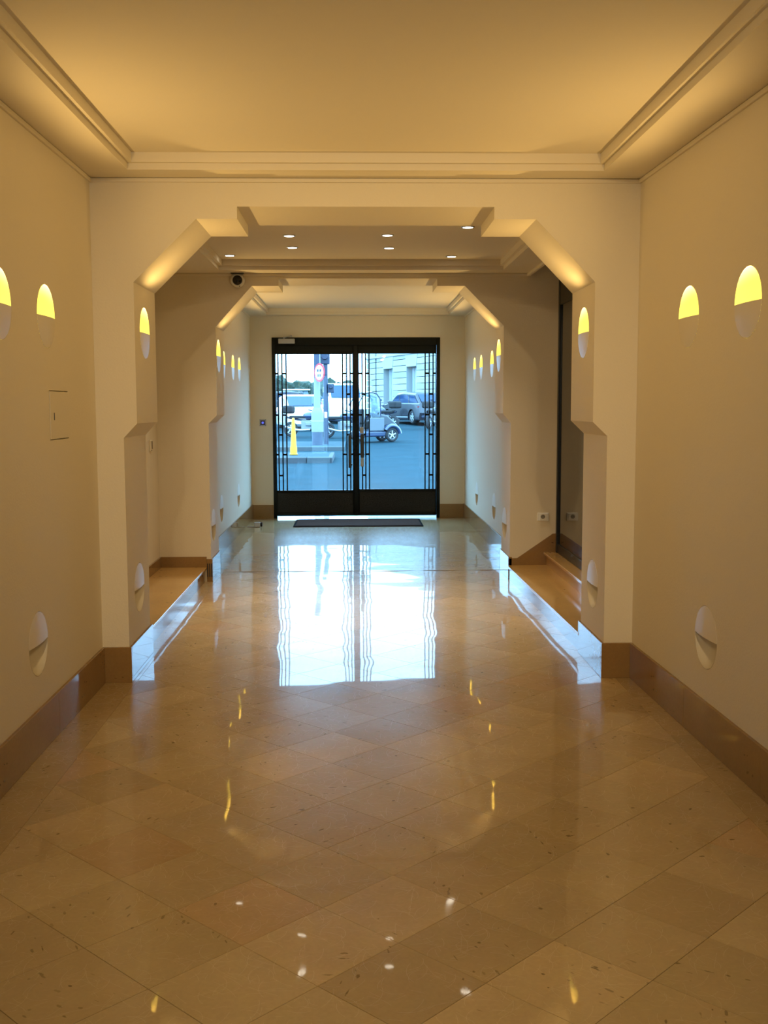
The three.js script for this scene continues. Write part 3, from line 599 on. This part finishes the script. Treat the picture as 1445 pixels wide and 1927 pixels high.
{
  const d = 38.6, t = thing('traffic_light', 'dark blue traffic light pole with signal heads beside the lamp post', 'traffic light', [gx(614, d), 0.12, -d]);
  put('pole', cyl(0.075, 0.09, 4.6, 20).translate(0, 2.3, 0), M.poleBlue, t);
  const head = (x, y, w, h) => { const b = put('signal_head', rbx(x - w, x + w, y - h, y + h, -0.12, 0.14, 0.03), M.poleBlue, t); const v = cyl(w * 0.6, w * 0.7, 0.14, 20); v.rotateX(Math.PI / 2); v.translate(x, y + h * 0.35, 0.2); put('visor', v, M.signDark, b); };
  head(gx(613, d) - gx(614, d), gy(676, d) - 0.12, 0.17, 0.2);
  head(gx(624, d) - gx(614, d), gy(731, d) - 0.12, 0.11, 0.16);
  put('push_box', rbx(-0.05, 0.05, gy(782, d) - 0.2, gy(775, d) - 0.12, 0.07, 0.12, 0.01), M.lamp, t);
}
// ---- vehicles
function wheel(parent, x, y, z, r, w) {
  const g = new THREE.TorusGeometry(r * 0.78, r * 0.23, 10, 28); g.scale(1, 1, w / (r * 0.46)); g.translate(x, y, z);
  const t = put('tyre', g, M.tyre, parent);
  const rim = []; const disc = cyl(r * 0.62, r * 0.62, w * 0.5, 24); disc.rotateX(Math.PI / 2); rim.push(disc.translate(x, y, z));
  put('rim', merge(rim), M.tyre, t);
  const sp = []; for (let k = 0; k < 5; k++) { const b = rbx(-r * 0.09, r * 0.09, 0, r * 0.62, -w * 0.36, w * 0.36, 0.01, 1); b.rotateZ(k * Math.PI * 0.4); sp.push(b.translate(x, y, z)); }
  const hoop = new THREE.TorusGeometry(r * 0.6, r * 0.05, 6, 24); hoop.scale(1, 1, w / (r * 0.14)); sp.push(hoop.translate(x, y, z));
  put('spokes', merge(sp), M.alloy, t);
}
const ext = (pts, w, bevel) => { const s = new THREE.Shape(pts.map((q) => new THREE.Vector2(...q))); const g = new THREE.ExtrudeGeometry(s, { depth: w - 2 * bevel, bevelEnabled: bevel > 0, bevelSize: bevel, bevelThickness: bevel, bevelSegments: 3, curveSegments: 6 }); g.translate(0, 0, -w / 2 + bevel); return g; };
function car(name, label, pos, turn, o) {
  const t = thing(name, label, 'car', pos, turn);
  const W = o.w, paint = o.paint;
  const arches = [o.fx, o.rx].map((x) => { const a = cyl(o.r * 1.14, o.r * 1.14, W + 0.4, 28); a.rotateX(Math.PI / 2); return a.translate(x, o.r, 0); });
  put('body', cut(ext(o.body, W, 0.06), arches), paint, t);
  put('cabin', ext(o.cabin, W - 0.14, 0.1), paint, t);
  const [c0, c1, c2, c3, c4] = o.cabin;                         // rear foot, rear top, roof, front top, front foot
  const mid = (a, b, k) => [a[0] + (b[0] - a[0]) * k, a[1] + (b[1] - a[1]) * k];
  const yb = c0[1] + 0.06, side = [[mid(c0, c1, 0.14)[0] + 0.1, yb], [c1[0] + 0.08, c1[1] - 0.04], [c2[0], c2[1] - 0.05], [c3[0] - 0.04, c3[1] - 0.05], [mid(c4, c3, 0.14)[0] - 0.1, yb]];
  for (const s of [-1, 1]) {
    const g = ext(side, 0.02, 0.004); g.translate(0, 0, s * (W / 2 - 0.058));
    const win = put('side_window', g, M.carGlass, t);
    for (const px of o.pillars) put('pillar', rbx(px - 0.035, px + 0.035, yb, side[2][1] - 0.02, s * (W / 2 - 0.05) - 0.012, s * (W / 2 - 0.05) + 0.012, 0.005, 1), paint, win);
    put('mirror', rbx(c4[0] - 0.28, c4[0] - 0.14, c4[1] + 0.05, c4[1] + 0.2, s * (W / 2 + 0.02) - 0.09, s * (W / 2 + 0.02) + 0.09, 0.04), paint, t);
    put('sill_strip', rbx(o.rx + 0.4, o.fx - 0.4, 0.3, 0.36, s * W / 2 - 0.015, s * W / 2 + 0.015, 0.01, 1), M.alloy, t);
  }
  const slope = (a, b, name, k0, k1, out) => { const p = mid(a, b, k0), q = mid(a, b, k1), L = Math.hypot(q[0] - p[0], q[1] - p[1]); const g = rbx(-0.012, 0.012, 0, L, -W / 2 + 0.17, W / 2 - 0.17, 0.008); g.rotateZ(Math.atan2(q[1] - p[1], q[0] - p[0]) - Math.PI / 2); g.translate(p[0] + out * (q[1] - p[1]) / L * 0.108, p[1] - out * (q[0] - p[0]) / L * 0.108, 0); put(name, g, M.carGlass, t); };
  slope(c4, c3, 'windscreen', 0.1, 0.94, 1); slope(c0, c1, 'rear_window', 0.15, 0.92, -1);
  for (const s of [-1, 1]) {
    put('headlamp', rbx(o.front - 0.16, o.front + 0.05, o.lampY, o.lampY + 0.16, s * (W / 2 - 0.3) - 0.2, s * (W / 2 - 0.3) + 0.2, 0.05), M.lamp, t);
    put('tail_lamp', rbx(o.rear - 0.05, o.rear + 0.24, o.lampY + 0.06, o.lampY + 0.24, s * (W / 2 - 0.2) - 0.2, s * (W / 2 - 0.2) + 0.215, 0.05), M.redLamp, t);
    wheel(t, o.fx, o.r, s * (W / 2 - 0.13), o.r, 0.22); wheel(t, o.rx, o.r, s * (W / 2 - 0.13), o.r, 0.22);
  }
  put('grille', rbx(o.front - 0.02, o.front + 0.07, 0.42, 0.66, -0.42, 0.42, 0.03), M.signDark, t);
  put('rear_bumper', rbx(o.rear - 0.08, o.rear + 0.12, 0.3, 0.52, -W / 2 + 0.08, W / 2 - 0.08, 0.05), M.signDark, t);
  put('number_plate', rbx(o.rear - 0.09, o.rear - 0.05, 0.6, 0.72, -0.26, 0.26, 0.01), M.lamp, t);
  return t;
}
const estate = { w: 1.84, r: 0.34, fx: 1.42, rx: -1.42, front: 2.28, rear: -2.3, lampY: 0.68, paint: M.carDark, pillars: [-1.05, 0.0],
  body: [[-2.25, 0.24], [-2.36, 0.55], [-2.28, 0.96], [1.1, 0.98], [2.0, 0.86], [2.3, 0.66], [2.3, 0.3], [2.1, 0.22]],
  cabin: [[-2.22, 0.94], [-1.72, 1.4], [-0.4, 1.48], [0.35, 1.42], [1.3, 0.94]] };
const hatch = { w: 1.72, r: 0.31, fx: 1.2, rx: -1.25, front: 1.92, rear: -1.92, lampY: 0.66, paint: M.carWhite, pillars: [-0.7, 0.15],
  body: [[-1.86, 0.24], [-1.96, 0.55], [-1.88, 0.95], [1.1, 0.95], [1.75, 0.84], [1.94, 0.62], [1.94, 0.3], [1.8, 0.22]],
  cabin: [[-1.84, 0.93], [-1.55, 1.4], [-0.3, 1.5], [0.3, 1.44], [1.22, 0.93]] };
const van = { w: 1.85, r: 0.33, fx: 1.35, rx: -1.4, front: 2.15, rear: -2.2, lampY: 0.82, paint: M.carWhite, pillars: [-1.1, 0.2],
  body: [[-2.15, 0.25], [-2.25, 0.6], [-2.2, 1.16], [1.45, 1.14], [2.05, 0.98], [2.2, 0.7], [2.2, 0.3], [2.05, 0.24]],
  cabin: [[-2.2, 1.12], [-2.05, 1.82], [-0.4, 1.93], [0.55, 1.86], [1.55, 1.12]] };
const place = (u, d) => [gx(u, d), ground(d) - 0.012, -d];
car('estate_car', 'dark estate car with red tail lamp before the stone facade', [gx(748.5, 55.3) + 0.88, ground(55.3) - 0.005, -55.3 + 0.38], Math.PI - 1.17, estate);
car('hatchback_car', 'white hatchback car with blue windscreen behind the yellow bollard', place(566, 50.5), -Math.PI / 2 + 0.2, hatch);
car('white_van', 'white van with tall windscreen behind the traffic light', place(646, 57), -Math.PI / 2 + 0.12, van);
for (const [u, d, a, o, l] of [[530, 74, 0.5, hatch, 'white parked car far up the street beside the kiosk'], [592, 88, 0.15, estate, 'dark parked car far up the street below the trees'], [548, 67, 0.3, estate, 'dark parked car far up the street before the kiosk']]) car('parked_car', l, place(u, d), a, o);
// ---- motorbikes: wheels, frame, tank, seat, forks
function bike(label, pos, turn, box) {
  const t = thing('motorbike', label, 'motorbike', pos, turn);
  wheel(t, 0.7, 0.31, 0, 0.31, 0.12); wheel(t, -0.68, 0.31, 0, 0.31, 0.15);
  const tube = (pts, r) => new THREE.TubeGeometry(new THREE.CatmullRomCurve3(pts.map((q) => new THREE.Vector3(...q))), 10, r, 8);
  for (const s of [-1, 1]) put('fork', tube([[0.7, 0.31, s * 0.08], [0.5, 0.75, s * 0.08], [0.42, 1.0, s * 0.09]], 0.028), M.alloy, t);
  put('handlebar', tube([[0.2, 1.1, -0.38], [0.4, 1.05, -0.15], [0.4, 1.05, 0.15], [0.2, 1.1, 0.38]], 0.02), M.signDark, t);
  for (const s of [-1, 1]) put('mirror', merge(tube([[0.38, 1.06, s * 0.2], [0.4, 1.25, s * 0.28], [0.36, 1.32, s * 0.3]], 0.01), new THREE.SphereGeometry(0.07, 10, 8).scale(0.3, 0.8, 1).translate(0.36, 1.34, s * 0.31)), M.signDark, t);
  put('tank', new THREE.SphereGeometry(0.3, 18, 12).scale(1, 0.55, 0.62).translate(0.14, 0.86, 0), M.carBlue, t);
  put('seat', rbx(-0.72, 0, 0.74, 0.86, -0.14, 0.14, 0.05), M.rubber, t);
  put('engine', merge(rbx(-0.2, 0.28, 0.3, 0.68, -0.17, 0.17, 0.05), rbx(0.0, 0.3, 0.45, 0.6, -0.24, 0.24, 0.04)), M.poleGrey, t);
  put('exhaust', tube([[0.2, 0.3, 0.16], [-0.3, 0.28, 0.2], [-0.85, 0.42, 0.2]], 0.045), M.alloy, t);
  put('frame', merge(tube([[0.45, 0.95, 0], [0.1, 0.7, 0], [-0.5, 0.72, 0], [-0.85, 0.8, 0]], 0.035), tube([[0.42, 0.85, 0], [0.3, 0.4, 0], [-0.2, 0.3, 0], [-0.68, 0.31, 0]], 0.03)), M.signDark, t);
  put('mudguard', new THREE.TorusGeometry(0.36, 0.05, 8, 20, 2.2).scale(1, 1, 1.4).translate(0.7, 0.31, 0), M.carBlue, t);
  put('headlamp', new THREE.SphereGeometry(0.1, 14, 10).translate(0.55, 0.92, 0), M.lamp, t);
  put('fairing', new THREE.SphereGeometry(0.2, 14, 10).scale(0.8, 1, 1).translate(0.46, 1.0, 0), M.carBlue, t);
  if (box) put('top_box', rbx(-1.0, -0.55, 0.95, 1.28, -0.25, 0.25, 0.1), M.rubber, t).userData.label = 'black top box';
  return t;
}
bike('parked motorbike with black top box behind the yellow bollard', [gx(578, 44.5), ground(44.5), -44.5], -0.25, true);
bike('parked motorbike beside the traffic light', [gx(647, 43.8), ground(43.8), -43.8], 0.35, false);
bike('parked motorbike behind the estate car tail', [gx(818, 50), ground(50), -50], 1.1, true);
bike('parked motorbike between the microcar and the estate car', [gx(720, 50), ground(50), -50], 2.4, true);
{
  const d = 41.3, t = thing('microcar', 'small dark microcar with clear weather screen and grey side panel', 'microcar', [gx(706, d), ground(d), -d], 0.45);
  wheel(t, 0.5, 0.27, 0.42, 0.27, 0.16); wheel(t, 0.5, 0.27, -0.42, 0.27, 0.16); wheel(t, -0.75, 0.27, 0, 0.27, 0.16);
  put('fender', new THREE.TorusGeometry(0.33, 0.09, 10, 24, 2.5).scale(1, 1, 1.7).rotateZ(0.1).translate(0.5, 0.28, 0.4), M.carBlue, t);
  put('fender', new THREE.TorusGeometry(0.33, 0.09, 10, 24, 2.5).scale(1, 1, 1.7).rotateZ(0.1).translate(0.5, 0.28, -0.4), M.carBlue, t);
  put('floor_pan', rbx(-0.9, 0.45, 0.2, 0.42, -0.42, 0.42, 0.06), M.carBlue, t);
  put('side_panel', rbx(-0.45, 0.18, 0.42, 0.92, 0.36, 0.44, 0.03), M.boxGrey, t);
  put('nose', ext([[0.1, 0.4], [0.1, 1.0], [0.35, 0.95], [0.75, 0.62], [0.78, 0.5]], 0.66, 0.06), M.carDark, t);
  put('seat', rbx(-0.6, -0.1, 0.5, 0.8, -0.25, 0.25, 0.06), M.rubber, t);
  put('backrest', rbx(-0.72, -0.55, 0.7, 1.25, -0.25, 0.25, 0.06), M.rubber, t);
  put('weather_screen', ext([[0.06, 0.95], [-0.02, 1.75], [-0.4, 1.86], [-0.42, 1.8], [-0.08, 1.7], [0.0, 0.95]], 0.7, 0.01), M.plasticClear, t);
  const tube = (pts, r) => new THREE.TubeGeometry(new THREE.CatmullRomCurve3(pts.map((q) => new THREE.Vector3(...q))), 12, r, 8);
  for (const s of [-1, 1]) put('screen_post', tube([[0.06, 0.95, s * 0.36], [-0.02, 1.75, s * 0.36], [-0.4, 1.87, s * 0.36], [-0.8, 1.6, s * 0.36], [-0.85, 0.6, s * 0.36]], 0.02), M.signDark, t);
  put('handlebar', tube([[-0.05, 1.1, -0.4], [0.08, 1.05, 0], [-0.05, 1.1, 0.4]], 0.022), M.signDark, t);
}
// ---- rusticated stone facade running away from the street
{
  const A = [gx(690, 74.5), -74.5], B = [gx(832, 61.5), -61.5], len = Math.hypot(B[0] - A[0], B[1] - A[1]), turn = -Math.atan2(B[1] - A[1], B[0] - A[0]);
  const y0 = ground(68) - 0.3, t = thing('stone_building', 'pale rusticated stone building with splayed window lintels', 'building', [A[0], y0, A[1]], turn);
  const s = (u) => { const k = (u - 668.4) / F, q = (-A[1] * k - A[0]) / ((B[0] - A[0]) + (B[1] - A[1]) * k); return q * len; };
  const w1 = [s(722), s(739)], w2 = [s(765), s(783.5)], w3 = [len + 1.6, len + 2.9], top = 9.5 - y0, lint = 3.86 - y0, band = 4.62 - y0;
  put('core', bx(-0.02, len + 6, 0, top, -0.9, -0.42), M.joint, t);
  const sides = [[0, s(706.5)], [s(709), w1[0]], [w1[1], w2[0]], [w2[1], w3[0]], [w3[1], len + 6]];
  for (const [a, b] of sides) for (let y = 0, k = 0; y < top; y += 0.383, k++) put('stone_course', rbx(a + 0.01, b - 0.01, y + 0.014, Math.min(y + 0.369, top), -0.43, 0, 0.018, 1), (k * 7 + Math.round(a)) % 3 ? M.facade : M.facade2, t);
  for (const [a, b] of [w1, w2, w3]) {
    put('window_reveal', bx(a - 0.02, a + 0.02, 0, lint, -0.5, 0), M.facade2, t);
    put('window_pane', bx(a, b, 0.6, lint, -0.4, -0.36), M.pane, t);
    put('curtain', bx(a + 0.05, b - 0.05, 0.6, lint, -0.36, -0.355), M.curtain, t);
    put('apron', rbx(a, b, 0, 0.62, -0.42, -0.05, 0.02, 1), M.facade, t);
    for (let y = lint + (band - lint); y < top; y += 0.383) put('stone_course', rbx(a, b, y + 0.014, Math.min(y + 0.369, top), -0.43, 0, 0.018, 1), M.facade, t);
    for (let k = 0; k < 5; k++) {                               // splayed voussoirs
      const xa = a + (b - a) * k / 5, xb = a + (b - a) * (k + 1) / 5, m = (a + b) / 2, f = 1.24;
      put('voussoir', ext([[xa + 0.012, lint], [xb - 0.012, lint], [m + (xb - m) * f - 0.012, band], [m + (xa - m) * f + 0.012, band]], 0.45, 0.012).translate(0, 0, -0.2), M.facade, t);
    }
    for (const q of [0.3, 0.55, 0.8]) put('glazing_bar', bx(a + (b - a) * q - 0.02, a + (b - a) * q + 0.02, 0.6, lint, -0.36, -0.33), M.facade2, t);
  }
  put('string_course', rbx(0, len + 6, band - 0.02, band + 0.12, -0.1, 0.08, 0.03), M.facade, t);
  const pipe = cyl(0.06, 0.06, top, 14); pipe.translate(s(707.8), top / 2, -0.15); put('drain_pipe', pipe, M.joint, t);
}
// ---- kiosk and trees at the far end of the street
{
  const d = 84, t = thing('street_kiosk', 'pale glazed kiosk with sloping roof at the end of the street', 'kiosk', [gx(560, d), ground(d), -d], 0.3);
  put('wall', bx(-0.9, 0.9, 0, 1.1, -0.8, 0.8), M.carWhite, t);
  for (let k = 0; k < 4; k++) put('roof_pane', rbx(-0.85 + k * 0.43, -0.45 + k * 0.43, 0, 0.9, -0.02, 0.02, 0.01, 1).rotateX(-0.5).translate(0, 1.1, 0.6), k % 2 ? M.pane : M.boxGrey, t);
  put('canopy', rbx(-1.0, 1.0, 1.85, 1.95, -0.8, 0.35, 0.03), M.carWhite, t);
}
function tree(u, d, h, w, label) {
  const t = thing('street_tree', label, 'tree', [gx(u, d), ground(d), -d], 0, 'trees at the end of the street');
  put('trunk', cyl(0.12, 0.2, h * 0.5, 10).translate(0, h * 0.25, 0), M.bark, t);
  const gs = [];
  for (let k = 0; k < 26; k++) { const r = rr(0.18, 0.34) * w, q = new THREE.IcosahedronGeometry(r, 1), p = q.attributes.position; for (let i = 0; i < p.count; i++) { const f = 1 + 0.25 * Math.sin(p.getX(i) * 37 + p.getY(i) * 51 + p.getZ(i) * 43); p.setXYZ(i, p.getX(i) * f, p.getY(i) * f, p.getZ(i) * f); } q.computeVertexNormals(); gs.push(q.translate(rr(-0.5, 0.5) * w, h * 0.5 + rr(0, 0.5) * h, rr(-0.4, 0.4) * w)); }
  put('foliage', merge(gs), M.leaf, t);
}
tree(516, 92, 2.6, 2.6, 'low dark street tree at the far end of the street'); tree(541, 112, 2.2, 2.4, 'low dark street tree at the far end of the street'); tree(584, 102, 2.3, 2.8, 'low dark street tree at the far end of the street'); tree(640, 110, 2.6, 3, 'low dark street tree at the far end of the street');
renderer.render(scene, camera);
